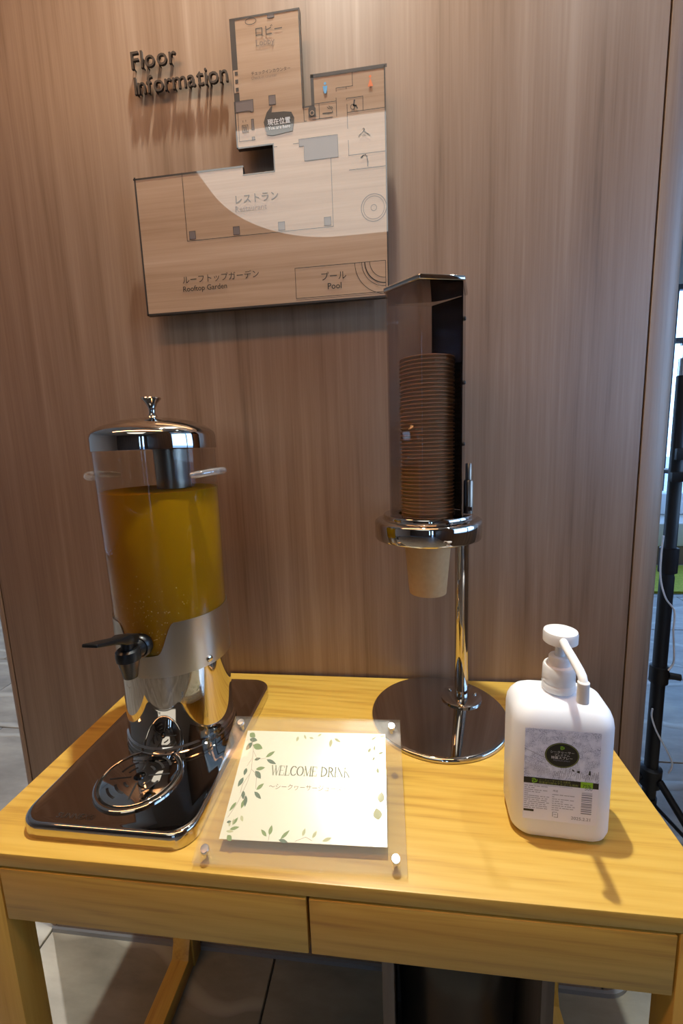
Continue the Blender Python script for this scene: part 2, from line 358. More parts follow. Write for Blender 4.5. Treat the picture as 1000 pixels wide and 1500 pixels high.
# ------------------------------------------------------------------ the walnut partition
GX0, GX1 = -.897, .4345
struct(MB().box(GX0-.001, GX1+.001, .014, .25, 0, H_C).build('wall_core', M_dark))
struct(MB().box(GX0+.0015, GX1-.0015, 0, .012, .012, H_C).build('wall_center', M_wall, bevel=.0012, seg=2))
def corner(name, x0, r, side, dy=.25):
    p = [(x0, .0)]
    for i in range(13):
        t = math.radians(90-90*i/12); p.append((x0+side*r*math.cos(t), r-r*math.sin(t)))
    p += [(x0+side*r, dy), (x0, dy)]
    p = [p[0]]+p[2:]
    return struct(MB().prism(p, .012, H_C).build(name, M_trim, smooth=30))
corner('trim_1', GX1+.0018, .068, 1); corner('trim_2', GX0-.0018, .030, -1)
# thin metal kick strip round the foot of the partition
M_kick = mat('grey metal kick strip', (.36, .38, .42), .35, .6)
q = [(GX0-.038, .25), (GX0-.038, .028), (GX0-.008, -.006), (GX1+.01, -.006)]
q += [(GX1+.01+0.070*math.sin(math.radians(a)), .064-.070*math.cos(math.radians(a))) for a in range(10, 91, 10)]+[(GX1+.080, .25)]
struct(MB().prism(q, 0, .012).build('baseboard_center', M_kick, smooth=30))

# ------------------------------------------------------------------ floor plan sign
SY = -.030
sign = thing('floor_plan_sign', 'large L-shaped pale wood floor plan sign behind clear acrylic on the walnut wall', 'sign', (-.23, 0, 1.70))
sp = bpy.data.objects['floor_plan_sign']
OUT = [(-.262, 1.930), (-.143, 1.930), (-.143, 1.785), (-.127, 1.785), (-.127, 1.830), (-.006, 1.830), (-.006, 1.478), (-.458, 1.478), (-.458, 1.711), (-.255, 1.711), (-.255, 1.697), (-.199, 1.697), (-.199, 1.738), (-.262, 1.738)]
def on_sign(mb, name, m, lift=0, flat=True):
    f = mb.flat if flat else mb.build
    return f(name, m, sign, loc=(.23, SY-lift, -1.70), rot=(PI/2, 0, 0))
b_ = MB().prism(OUT, -.009, 0); on_sign(b_, 'backing_board', M_signedge, 0, False)
on_sign(MB().poly(OUT), 'wood_print', M_signc, .0003)
n_ = len(OUT)
for (x, z) in ((-.30, 1.69), (-.03, 1.50), (-.44, 1.50), (-.20, 1.90), (-.03, 1.80)):
    MB().lathe([(.006, 0), (.006, -.0205)], 12).build('standoff', M_steel, sign, 30, loc=(x+.23, 0, z-1.70), rot=(PI/2, 0, 0)).rotation_euler = (-PI/2, 0, 0)
LW = .0009
on_sign(MB().poly([(-.262, 1.93), (-.2525, 1.93), (-.2525, 1.8085), (-.262, 1.8085)]).poly([(-.262, 1.93), (-.143, 1.93), (-.143, 1.927), (-.262, 1.927)]).pline([(-.262, 1.808), (-.262, 1.738), (-.199, 1.738)], .0022), 'dark_wall_strip', M_strip, .0006)
on_sign(MB().poly([(-.2608, 1.8550), (-.252, 1.8550), (-.252, 1.8215), (-.2608, 1.8215)]), 'pale_strip', M_sign, .0008)
on_sign(MB().poly([(-.258, 1.8528), (-.2529, 1.8528), (-.2529, 1.847), (-.258, 1.847)]).poly([(-.258, 1.841), (-.2529, 1.841), (-.2529, 1.8352), (-.258, 1.8352)]).poly([(-.258, 1.829), (-.2529, 1.829), (-.2529, 1.8232), (-.258, 1.8232)]), 'small_squares', M_strip, .0010)
def gray(pts, name='grey_block'):
    on_sign(MB().poly(pts), name, M_grayprint, .0006); on_sign(MB().pline(pts, .0007, close=True), 'block_outline', M_print, .0008)
def rc(x0, x1, z0, z1): return [(x0, z1), (x1, z1), (x1, z0), (x0, z0)]
gray([(-.2605, 1.8088), (-.2295, 1.8088), (-.2295, 1.7906), (-.2352, 1.7906), (-.2352, 1.7926), (-.2605, 1.7926)])
gray([(-.1536, 1.7397), (-.0875, 1.7397), (-.0875, 1.7060), (-.1454, 1.7060), (-.1454, 1.7288), (-.1536, 1.7288)])
gray(rc(-.2345, -.2303, 1.7638, 1.7793)); gray(rc(-.2347, -.2303, 1.7481, 1.7524))
gray(rc(-.2018, -.1904, 1.797, 1.8107), 'column_mark'); gray(rc(-.1969, -.1856, 1.9221, 1.927), 'column_mark')
for a in (-.362, -.2796, -.1971, -.1154): gray(rc(a, a+.0115, 1.6020, 1.6150), 'column_mark')
for p in ([(-.2575, 1.7926), (-.2575, 1.748), (-.2292, 1.748)], [(-.06, 1.830), (-.06, 1.8078), (-.0873, 1.8078), (-.0873, 1.8033)], [(-.0705, 1.8078), (-.0705, 1.8047)], [(-.0878, 1.7935), (-.0878, 1.7666)],
          [(-.127, 1.7893), (-.0878, 1.7893)], [(-.143, 1.786), (-.143, 1.7658), (-.1393, 1.7658)], [(-.1168, 1.7886), (-.1168, 1.7665)], [(-.1285, 1.7665), (-.095, 1.7665)],
          [(-.0707, 1.7890), (-.0707, 1.7908), (-.0435, 1.7908), (-.0435, 1.7703)], [(-.07, 1.7822), (-.07, 1.7467)], [(-.069, 1.7703), (-.0072, 1.7703)], [(-.0695, 1.7288), (-.0695, 1.7063), (-.0069, 1.7063)],
          [(-.0694, 1.684), (-.007, 1.684)], [(-.1634, 1.7340), (-.1538, 1.7340)], [(-.199, 1.7333), (-.1922, 1.7333)], [(-.3668, 1.711), (-.3668, 1.5995), (-.1000, 1.5995), (-.1000, 1.7060)]):
    on_sign(MB().pline(p, LW), 'room_line', M_print, .0006)
on_sign(MB().pline([(-.127, 1.785), (-.127, 1.830), (-.006, 1.830)], .0052).pline([(-.4565, 1.711), (-.4565, 1.4795), (-.0075, 1.4795)], .0032).pline([(-.458, 1.7093), (-.255, 1.7093)], .0030).pline([(-.0072, 1.83), (-.0072, 1.48)], .0022).pline([(-.1442, 1.928), (-.1442, 1.7865)], .0020).pline([(-.143, 1.7865), (-.127, 1.7865)], .0022).pline([(-.255, 1.6955), (-.199, 1.6955)], .0016).pline([(-.1985, 1.738), (-.1985, 1.697)], .0016), 'outer_wall_line', M_print, .0007)
on_sign(MB().pline([(-.1713, 1.5376), (-.0115, 1.5376), (-.0115, 1.4872), (-.1713, 1.4872)], LW, close=True).arc((-.0115, 1.5376), .0532, LW, 180, 270).arc((-.0115, 1.5376), .0411, LW, 180, 270).arc((-.0115, 1.5376), .0358, .0018, 180, 270).arc((-.0115, 1.5376), .0272, LW, 180, 270).pline([(-.1713, 1.4845), (-.009, 1.4845)], .0006), 'pool_plan', M_print, .0006)
on_sign(MB().arc((-.0295, 1.6223), .0214, .0010, z=0).arc((-.0295, 1.6223), .0178, .0007).arc((-.0295, 1.6223), .0048, .0008), 'round_bath_plan', M_print, .0006)
on_sign(MB().arc((-.2255, 1.922), .0092, .0010, ry=.0045), 'oval_table_plan', M_print, .0006)
on_sign(MB().poly([(-.1962, 1.7965), (-.2069, 1.786), (-.2129, 1.7718), (-.2084, 1.7525), (-.1983, 1.7504), (-.1636, 1.7537), (-.1597, 1.773), (-.1642, 1.7822), (-.1776, 1.7844), (-.1983, 1.7853)]), 'speech_bubble', M_strip, .0010)
def st(name, s, x0, x1, z, m=M_print, h=None, off=0, lift=.0011):
    return text(name, s, x0, x1, z, m, sign, (.23, SY-lift, -1.70), (PI/2, 0, 0), h=h, offset=off)
st('lettering', '現在位置', -.2062, -.1665, 1.7668, M_white, off=.012, lift=.0014); st('lettering', 'You are here', -.2055, -.1672, 1.7593, M_white, lift=.0014, off=.006)
st('lettering', 'ロビー', -.2180, -.1731, 1.8992); st('lettering', 'Lobby', -.2184, -.1870, 1.8850, M_printlight)
st('lettering', 'チェックインカウンター', -.2296, -.1626, 1.8440, off=.008); st('lettering', 'Check-in counter', -.2300, -.1857, 1.8375, M_printlight)
st('lettering', 'レストラン', -.2715, -.1947, 1.6520); st('lettering', 'Restaurant', -.2732, -.2161, 1.6385, M_printlight)
st('lettering', 'ルーフトップガーデン', -.3823, -.2376, 1.5290); st('lettering', 'Rooftop Garden', -.3827, -.2986, 1.5147, off=.006)
st('lettering', 'プール', -.1244, -.0803, 1.5140); st('lettering', 'Pool', -.1137, -.0892, 1.4985, off=.006)
# pictograms
ic = lambda mb, name, m=M_print: on_sign(mb, name, m, .0012)
ic(MB().disc((-.1054, 1.8165), .0021, n=16).poly([(-.1092, 1.8128), (-.1016, 1.8128), (-.1026, 1.8065), (-.1040, 1.8020), (-.1070, 1.8020), (-.1083, 1.8065)]), 'man_pictogram', M_blue)
ic(MB().disc((-.0308, 1.8172), .0020, n=16).poly([(-.0308, 1.8150), (-.0260, 1.8028), (-.0350, 1.8028)]), 'woman_pictogram', M_orange)
ic(MB().poly([(-.1352, 1.7712), (-.1352, 1.7815), (-.1335, 1.7850), (-.1300, 1.7868), (-.1245, 1.7868), (-.1245, 1.7848), (-.1228, 1.7830), (-.1228, 1.7712)]), 'laundry_pictogram')
on_sign(MB().arc((-.129, 1.7760), .0032, .0011, n=24), 'laundry_drum', M_sign, .0014)
ic(MB().line((-.1105, 1.7730), (-.0965, 1.7730), .0018).line((-.0945, 1.7725), (-.0945, 1.7745), .0012).pline([(-.0955, 1.7775), (-.0965, 1.7790), (-.1010, 1.7795), (-.1030, 1.7815)], .0009).pline([(-.0940, 1.7790), (-.0950, 1.7808), (-.0990, 1.7812), (-.1000, 1.7828)], .0009), 'smoking_pictogram')
ic(MB().disc((-.0575, 1.7858), .0014, n=12).arc((-.0605, 1.7770), .0036, .0009, n=20).pline([(-.0580, 1.7838), (-.0588, 1.7790), (-.0552, 1.7782), (-.0532, 1.7745)], .0022), 'wheelchair_pictogram')
ic(MB().pline([(-.0448, 1.7428), (-.0432, 1.7436), (-.0422, 1.7420), (-.0432, 1.7398), (-.0500, 1.7345), (-.0520, 1.7322)], .0012).pline([(-.0432, 1.7398), (-.0365, 1.7345), (-.0332, 1.7322)], .0014).pline([(-.0465, 1.7330), (-.0430, 1.7340), (-.0395, 1.7330)], .0006), 'hanger_pictogram')
ic(MB().pline([(-.0478, 1.7010), (-.0450, 1.7035), (-.0415, 1.7040), (-.0390, 1.7015), (-.0385, 1.6965), (-.0376, 1.6930), (-.0380, 1.6870)], .0014).line((-.0485, 1.7005), (-.0465, 1.7020), .0022), 'shower_pictogram')
ic(MB().pline(rc(-.2510, -.2410, 1.7610, 1.7715), .0009, close=True).line((-.2478, 1.7635), (-.2478, 1.7690), .0018).line((-.2445, 1.7635), (-.2445, 1.7690), .0018).line((-.2490, 1.7760), (-.2490, 1.7785), .0008).line((-.2440, 1.7765), (-.2440, 1.7790), .0008), 'elevator_pictogram')

# ------------------------------------------------------------------ raised wall letters
LETT = [('Floor', [-.4527, -.4385, -.4262, -.4072, -.3835], 1.8968, 'upper word'), ('Information', [-.4510, -.4405, -.4222, -.4085, -.3880, -.3745, -.3475, -.3275, -.3155, -.3065, -.2872], 1.8570, 'lower word')]
LETT = [('Floor', -.4527, -.3690, 1.8968, 'Floor'), ('Information', -.4510, -.2775, 1.8570, 'Information')]
ORD = ['first', 'second', 'third', 'fourth', 'fifth', 'sixth', 'seventh', 'eighth', 'ninth', 'tenth', 'eleventh']
gl_cache = {}
for wd, x0, x1, zb, wname in LETT:
    SZ = .0262/.682
    ws = []
    for ch in wd:
        if ch not in gl_cache:
            me = text_mesh(ch, extrude=.0040/SZ/2, offset=.004); me.materials.clear()
            xs = [v.co.x for v in me.vertices]
            for v in me.vertices: v.co = Vector(((v.co.x-min(xs))*SZ, v.co.y*SZ, v.co.z*SZ))
            me.name = 'raised_letter'; me.materials.append(M_letter)
            gl_cache[ch] = (me, max(v.co.x for v in me.vertices))
        ws.append(gl_cache[ch][1])
    gap = ((x1-x0)-sum(ws))/(len(wd)-1); x = x0
    for k, ch in enumerate(wd):
        o = mk('raised_letter', gl_cache[ch][0], M_letter, None, (x, -.0090, zb), (PI/2, 0, 0))
        tag(o, 'black raised letter %s, %s letter of the word %s on the walnut wall' % (ch, ORD[k], wname), 'letter', 'raised letters of the wall heading')
        for dz in (.004, .018): MB().lathe([(.0012, 0), (.0012, .0072)], 8).build('pin', M_letter, o, loc=(min(.0022, ws[k]/2), dz, -.0089))
        x += ws[k]+gap

# ------------------------------------------------------------------ table
T = .745; XL, XR, YF, YB = -.5476, .3276, -.4356, -.006
table = thing('console_table', 'light oak console table with two drawers standing against the walnut wall', 'table', ((XL+XR)/2, (YF+YB)/2, 0))
tx, ty = (XL+XR)/2, (YF+YB)/2
hw, hd = (XR-XL)/2, (YB-YF)/2
MB().box(-hw, hw, -hd, hd, T-.019, T).build('tabletop', M_oakx, table, bevel=.0016)
LG = .050
for sx_ in (-1, 1):
    for sy_, dp in ((-1, .036), (1, .034)):
        xa = sorted((sx_*hw, sx_*(hw-LG))); ya = sorted((sy_*hd, sy_*(hd-dp)))
        MB().box(xa[0], xa[1], ya[0], ya[1], 0 if sy_ < 0 else .0, T-.0195).build('leg', M_oakz, table, bevel=.0015)
    xa = sorted((sx_*(hw-.004), sx_*(hw-.046)))
    pr = [(-hd+.036, .0), (hd-.034, .0), (hd-.034, .085), (hd-.052, .040), (-hd+.036, .040)]
    m = MB(); n = len(pr)
    m.add([(xa[0], y, z) for y, z in pr]+[(xa[1], y, z) for y, z in pr], [list(range(n)), list(range(n, 2*n))[::-1]]+[[i, (i+1) % n, n+(i+1) % n, n+i] for i in range(n)])
    m.build('floor_runner', M_oaky, table, bevel=.0015)
    xa = sorted((sx_*(hw-.008), sx_*(hw-.030)))
    MB().box(xa[0], xa[1], -hd+.036, hd-.034, T-.096, T-.0195).build('side_rail', M_oaky, table, bevel=.001)
MB().box(-hw+LG, hw-LG, hd-.030, hd-.012, T-.096, T-.0195).build('back_rail', M_oakx, table)
MB().box(-hw+LG+.002, hw-LG-.002, -hd+.02, hd-.032, T-.090, T-.086).build('bottom_panel', M_oakx, table)
dx0, dx1, dxm = -hw+LG+.0025, hw-LG-.0025, -.1064-tx
for a, b2 in ((dx0, dxm-.0016), (dxm+.0016, dx1)):
    d = MB().box(a, b2, -hd, -hd+.018, T-.0965, T-.0225).build('drawer', M_oakx, table, bevel=.0012)
    MB().box(a+.01, b2-.01, -hd+.0185, hd-.06, T-.084, T-.035).build('drawer_box', M_oaky, d)

# ------------------------------------------------------------------ waste bin under the table
bx_ = thing('waste_bin', 'dark wooden waste box with a black bag inside under the table', 'bin', (.085, -.20, 0))
M_binw = wood('dark bin wood', [(.3, (.10, .075, .055)), (.5, (.17, .13, .10)), (.7, (.22, .17, .13))], 2, rough=.5)
MB().box(-.118, -.100, -.10, .15, 0, .50).build('side_panel', M_binw, bx_, bevel=.001)
MB().box(.112, .130, -.10, .15, 0, .50).build('side_panel', M_binw, bx_, bevel=.001)
MB().box(-.0995, .1115, .132, .15, 0, .50).build('back_panel', M_binw, bx_)
MB().box(-.0995, .1115, -.10, .1315, 0, .018).build('base_panel', M_binw, bx_)
rg = []
for z, k in ((.019, .86), (.05, .90), (.2, .93), (.38, .97), (.46, .99), (.475, .9), (.47, .6)):
    rg.append([(.006+k*.103*math.cos(a)*1.0*(1+.02*math.sin(7*a+z*30)), .014+k*.108*math.sin(a)*(1+.03*math.sin(9*a+z*20)), z) for a in [2*PI*i/48 for i in range(48)]])
MB().loft(rg).build('bin_bag', M_bag, bx_, smooth=60)

# ------------------------------------------------------------------ drink dispenser
DX, DY = -.3687, -.2010
disp = thing('drink_dispenser', 'steel and clear juice dispenser holding yellow citrus drink with black tap', 'dispenser', (DX, DY, T))
tr = rrect(-.4895-DX, -.2530-DX, -.4145-DY, -.0640-DY, .030, 8)
def inset(p, d):
    c = [((-.4895-.2530)/2-DX), (-.4145-.064)/2-DY]
    return [(x-(d if x > c[0] else -d), y-(d if y > c[1] else -d)) for x, y in p]
def ring3(p, z): return [(x, y, z) for x, y in p]
tray = MB().loft([ring3(inset(tr, .0012), 0), ring3(tr, .0012), ring3(tr, .0175), ring3(inset(tr, .0008), .0202), ring3(inset(tr, .0025), .0219), ring3(inset(tr, .0045), .0224), ring3(inset(tr, .0065), .0220), ring3(inset(tr, .0075), .0215)]).build('tray', M_steel, disp, smooth=50)
# embossed, worn lettering on the tray (not legible in the photograph beyond its first and last letters)
GX, GY = -.3683-DX, -.3302-DY
ri = MB().lathe([(.0592, .0216), (.0592, .0235), (.0578, .0246), (.0552, .0246), (.0538, .0236), (.0535, .0217)], 64, (GX, GY), close=True).build('grille_rim', M_steel, disp, smooth=40)
MB().lathe([(.0533, .0217), (.0533, .0219), (.0516, .0220), (.0514, .0217)], 64, (GX, GY), close=True).build('grille_groove', M_dark, disp)
gp = MB().lathe([(.0510, .0217), (.0510, .0238), (.0500, .0245), (0, .0245)], 64, (GX, GY)).build('grille', M_steel, disp, smooth=40)
sl = MB()
def slot_arc(r, a0, a1, wd=.0032):
    o, q_ = [], []
    n = 10
    sl.arc((0, 0), r, wd, a0, a1, n)
for k in range(4):
    base = 90*k+20
    slot_arc(.020, base+18, base+56); slot_arc(.031, base+14, base+60); slot_arc(.0415, base+16, base+52) if k in (0, 2) else None
    a = math.radians(base-8); sl.line((.013*math.cos(a), .013*math.sin(a)), (.040*math.cos(a), .040*math.sin(a)), .0026)
sl.disc((0, 0), .0085, n=24)
sl.flat('grille_slots', M_dark, gp, (GX, GY, .02465))
MB().lathe([(.0078, .0247), (.0070, .0262), (.0045, .0272), (0, .0276)], 24, (GX, GY)).build('grille_knob', mat('grille boss', (.05, .05, .05), .15, 1), gp, smooth=40)
tx_ = text('tray_emboss', 'SUNNEX®', -.0715, -.0195, -.2005, M_core, disp, (0, 0, .02180))
# polished base
MB().lathe([(.0868, .0216), (.0868, .0245), (.0855, .0255), (.0855, .0285), (.0866, .0295), (.0866, .0325), (.0850, .0340), (.0840, .0350), (.0840, .157), (0, .157)], 96).build('base', M_steel, disp, smooth=35)
# brushed sleeve with the dip around the tap
def sleeve():
    n = 192; R0, R1 = .0874, .0864; zb = .150; v = []; f = []
    for i in range(n):
        a = 2*PI*i/n; ph = math.degrees(math.atan2(math.sin(a+PI/2), math.cos(a+PI/2)))
        t = min(1, max(0, (abs(ph)-13)/17)); t = t*t*(3-2*t); z = .186+(.2325-.186)*t
        if abs(ph) < 14: z = .184+.002*(abs(ph)/14)**2
        c_, s_ = math.cos(a), math.sin(a)
        v += [(R0*c_, R0*s_, zb), (R0*c_, R0*s_, z), (R1*c_, R1*s_, z), (R1*c_, R1*s_, zb)]
    for i in range(n):
        j = (i+1) % n
        for k in range(4): f.append([i*4+k, j*4+k, j*4+(k+1) % 4, i*4+(k+1) % 4])
    return MB().add(v, f)
sleeve().build('sleeve', M_brush, disp, smooth=50)
a = math.radians(-28); rv = MB().lathe([(.0055, 0), (.0050, .0018), (.003, .003), (0, .0034)], 20).build('rivet', M_steel, disp, 40, loc=(.0872*math.cos(a), .0872*math.sin(a), .160)); rv.rotation_euler = (0, PI/2, a)
# tank, liquid, ice core
MB().lathe([(.0, .1585), (.0845, .1585), (.0858, .165), (.0890, .4828), (.0880, .4828), (.0848, .166), (.0838, .1595), (0, .1595)], 96).build('tank', M_tank, disp, smooth=40)
LIQ = .4225
MB().lathe([(0, .1602), (.0834, .1602), (.0845, .168), (.0871, LIQ-.0005), (.0869, LIQ), (0, LIQ)], 96).build('citrus_drink', M_juice, disp, smooth=40)
MB().lathe([(.026, LIQ+.0005), (.027, .483), (.024, .484)], 40, (.018, .012)).build('ice_core', M_core, disp, smooth=40)
for sgn in (-1, 1):
    for base, sp_ in ((0, 1),):
        p = []
        for i in range(13):
            t = i/12; ang = math.radians((-90+sgn*68)+sgn*(t*52-10)); rr_ = .0895+.0165*math.sin(PI*t)**.7
            p.append((rr_*math.cos(ang), rr_*math.sin(ang), .4445+.004*math.sin(PI*t)))
        MB().tube(p, [.004]+[.0052]*11+[.004], 10).build('tank_handle', M_lug, disp, smooth=60)
# condensation on the tank
dr = MB(); rnd = random.Random(3)
for i in range(170):
    a = math.radians(rnd.gauss(-72, 17)); z = .165+.005+abs(rnd.gauss(.055, .035)); r_ = .0858+(.0032)*(z-.165)/.318
    if a > math.radians(-30) or a < math.radians(-120) or z < .245 and abs(math.degrees(a)+90) > 25: continue
    k = rnd.uniform(.0003, .0007); c_, s_ = math.cos(a), math.sin(a); cx, cy = r_*c_, r_*s_
    dr.add([(cx-s_*k, cy+c_*k, z), (cx+s_*k, cy-c_*k, z), (cx, cy, z+k*1.2), (cx, cy, z-k*1.4), (cx+c_*k*.7, cy+s_*k*.7, z)], [[0, 2, 4], [2, 1, 4], [1, 3, 4], [3, 0, 4]])
stuff(dr.build('condensation', mat('water drop', (.55, .42, .12), .05), disp))
# lid
lid = MB().lathe([(.0880, .4832), (.0903, .4835), (.0905, .4850), (.0903, .5030), (.0890, .5080), (.0850, .5125), (.076, .5185), (.060, .5245), (.042, .5290), (.022, .5315), (0, .532)], 96).build('lid', M_steel, disp, smooth=40)
MB().lathe([(.0085, .5312), (.0070, .5340), (.0048, .5385), (.0050, .5450), (.0085, .5535), (.0138, .5590), (.0147, .5605), (.0140, .5618), (.0, .5622)], 40).build('knob', M_steel, lid, smooth=50)
# tap
tap = MB()
def along(p0, p1, prof, n=28):
    p0 = Vector(p0); p1 = Vector(p1); d = (p1-p0); L = d.length; d.normalize(); q = d.to_track_quat('Z', 'Y'); rings = []
    for r, s in prof: rings.append([tuple(p0+q @ Vector((r*math.cos(2*PI*i/n), r*math.sin(2*PI*i/n), s*L))) for i in range(n)])
    return rings
TZ = .205
tap.loft(along((0, -.0875, TZ), (0, -.100, TZ), [(.0160, 0), (.0170, .15), (.0170, .8), (.0150, 1)]))
tap.loft(along((0, -.100, TZ), (0, -.118, TZ-.001), [(.0135, 0), (.0125, .3), (.0115, .6), (.012, 1)]))
tb = tap.build('tap', M_black, disp, smooth=40)
MB().loft(along((0, -.122, TZ+.010), (0, -.122, TZ-.032), [(.0130, 0), (.0158, .06), (.0166, .2), (.0160, .38), (.0140, .42), (.0092, 1)])).build('spout', M_black, tb, smooth=40)
lv = MB()
def lever(p0, p1, secs):
    p0 = Vector(p0); p1 = Vector(p1); d = (p1-p0).normalized(); sd = Vector((1, 0, 0)); n_ = d.cross(sd).normalized(); R_ = []
    for t, w_, h_ in secs:
        c_ = p0.lerp(p1, t); R_.append([tuple(c_+sd*sx_*w_+n_*sz*h_) for sx_, sz in ((-1, -1), (1, -1), (1, 1), (-1, 1))])
    return R_
lv.loft(lever((0, -.108, TZ+.019), (0, -.190, TZ+.047), [(0, .0095, .006), (.3, .0105, .0065), (.42, .0085, .004), (1, .0105, .0022)]))
lv.build('tap_lever', M_black, tb, bevel=.0012)
MB().loft(along((0, -.122, TZ+.0102), (0, -.122, TZ+.019), [(.0085, 0), (.0080, 1)])).build('tap_neck', M_black, tb, smooth=40)

# ------------------------------------------------------------------ cup dispenser
CX, CY = .0512, -.1201
cupd = thing('cup_dispenser', 'steel pedestal paper cup dispenser with smoky hexagonal tube on round base', 'dispenser', (CX, CY, T))
PX, PY = .114-CX, -.079-CY
BX, BY = .0685-CX, -.1250-CY
MB().lathe([(0, 0), (.1165, 0), (.1182, .0015), (.1182, .0040), (.1172, .0062), (.1150, .0078), (.1120, .0084), (0, .0084)], 128, (BX, BY)).build('base_plate', M_steel, cupd, smooth=40)
fl = MB().lathe([(.0365, .0086), (.0365, .0112), (.0355, .0120), (.0125, .0121), (.0125, .0086)], 64, (PX, PY), close=True).build('flange', M_steel, cupd, smooth=40)
for k in range(3):
    a = math.radians(95+120*k+40); MB().lathe([(.0032, .0122), (.0032, .0142), (.002, .0152), (0, .0153)], 16, (PX+.027*math.cos(a), PY+.027*math.sin(a))).build('bolt', M_steel, fl, smooth=40)
MB().lathe([(.0122, .0123), (.0122, .324)], 40, (PX, PY)).build('pole', M_steel, cupd, smooth=40)
MB().lathe([(.0440, .3155), (.0440, .3215), (.0445, .3245), (.0860, .3246), (.0873, .3270), (.0873, .3505), (.0862, .3535), (.0835, .3555), (.0745, .3570), (.0728, .3590), (.0728, .3620), (.0715, .3640), (.0560, .3645), (.0475, .3645), (.0470, .3600), (.0470, .3300), (.0405, .3190), (.0398, .3165), (.0405, .3135), (.0425, .3130)], 128, close=True).build('ring', M_steel, cupd, smooth=40)
# hexagonal tube
HR = .0655; ph0 = math.degrees(math.atan2(-.198-(-.126), .033-.0484))
TB, TT = .3650, .7040
hx = [(HR*math.cos(math.radians(ph0+60*k)), HR*math.sin(math.radians(ph0+60*k))) for k in range(6)]   # 0 front fold, 1 right, 2, 3 back, 4, 5 left
def wall_strip(idx, th, name, m, zs=(TB, TT), bev=0):
    o_ = [hx[i] for i in idx]; i_ = [(x*(1-th/HR), y*(1-th/HR)) for x, y in o_]
    return MB().prism(o_+i_[::-1], *zs).build(name, m, cupd)
def bent(idx, th, r, n=7):
    """outline of a sheet bent round the hexagon, each inner vertex rounded with radius r"""
    P_ = [Vector(hx[i]) for i in idx]; out = []
    for q_ in range(len(P_)):
        if q_ in (0, len(P_)-1): out.append((P_[q_], None)); continue
        a_ = (P_[q_-1]-P_[q_]).normalized(); b_ = (P_[q_+1]-P_[q_]).normalized(); half = a_.angle(b_)/2
        d_ = r/math.tan(half); cc = P_[q_]+(a_+b_).normalized()*(r/math.sin(half)); s0 = P_[q_]+a_*d_-cc; s1 = P_[q_]+b_*d_-cc
        for k_ in range(n+1):
            v_ = s0.lerp(s1, k_/n).normalized()*r; out.append((cc+v_, None))
    o_ = [p for p, _ in out]; i_ = [p*(1-th/HR) for p in o_]
    return [tuple(p) for p in o_]+[tuple(p) for p in i_[::-1]]
MB().prism(bent([3, 4, 5, 0, 1], .0022, .009), TB, TT).build('clear_tube', M_smoke, cupd, smooth=35)
M_plate = mat('dark steel back plate', (.045, .045, .055), .12, 1)
wall_strip([1, 2, 3], .0030, 'back_plate', M_plate)
cp = MB().prism([(x*1.05, y*1.05) for x, y in hx], TT+.0003, TT+.0075).build('tube_cap', M_steel, cupd, bevel=.0018, seg=3)
mr = [((hx[1][0]+hx[2][0])/2, (hx[1][1]+hx[2][1])/2)]
dirr = Vector((mr[0][0], mr[0][1])).normalized()
e1 = Vector(hx[1]).lerp(Vector(hx[2]), .10)
for z in (.655, .565, .475):
    MB().loft(along((e1.x, e1.y, z), (e1.x+dirr.x*.004, e1.y+dirr.y*.004, z), [(.0032, 0), (.0032, .7), (.002, 1)], 14)).build('bolt', M_black, cupd, smooth=40)
M_brn = mat('bronze knob', (.30, .24, .19), .3, 1)
b0 = Vector(hx[1]).lerp(Vector(hx[2]), .35)+dirr*.0085
MB().lathe([(.0074, .3660), (.0074, .4170), (.0066, .4185), (.0048, .4190), (.0048, .4440), (.004, .4450), (0, .4452)], 24, (b0.x, b0.y)).build('locking_screw', M_brn, cupd, smooth=40)
MB().box(-.004, .004, -.003, .003, .372, .378).build('screw_clip', M_steel, cupd, loc=(b0.x-.0005, b0.y-.0105, 0))

# the paper cups
cb = MB().lathe([(0, .003), (.0300, .003), (.0302, .0), (.0309, .0), (.0408, .1165), (.0404, .1165), (.0306, .004), (0, .0036)], 48)
cup = cb.build('paper_cup', M_cupb, None, smooth=40, loc=(CX, CY, T+.2275))
rim = MB().lathe([(.0405+.0013+.0013*math.cos(2*PI*i/8), .1165+.0014*math.sin(2*PI*i/8)) for i in range(8)], 48, close=True).build('rim', M_cupr, cup, smooth=60)
tag(cup, 'lowest brown kraft paper cup hanging out below the steel ring', 'cup', 'paper cups in the dispenser')
NC = 46; PITCH = .00585; extra = .0060
for k in range(1, NC):
    o = cup.copy(); COL.objects.link(o); o.location = (CX+rnd.uniform(-.0002, .0002), CY+rnd.uniform(-.0002, .0002), T+.2275+PITCH*k)
    o['label'] = 'brown kraft paper cup nested in the tall stack inside the smoky tube'
    if k == NC-1: o['label'] = 'topmost brown kraft paper cup of the stack in the smoky tube'
    c2 = rim.copy(); COL.objects.link(c2); c2.parent = o

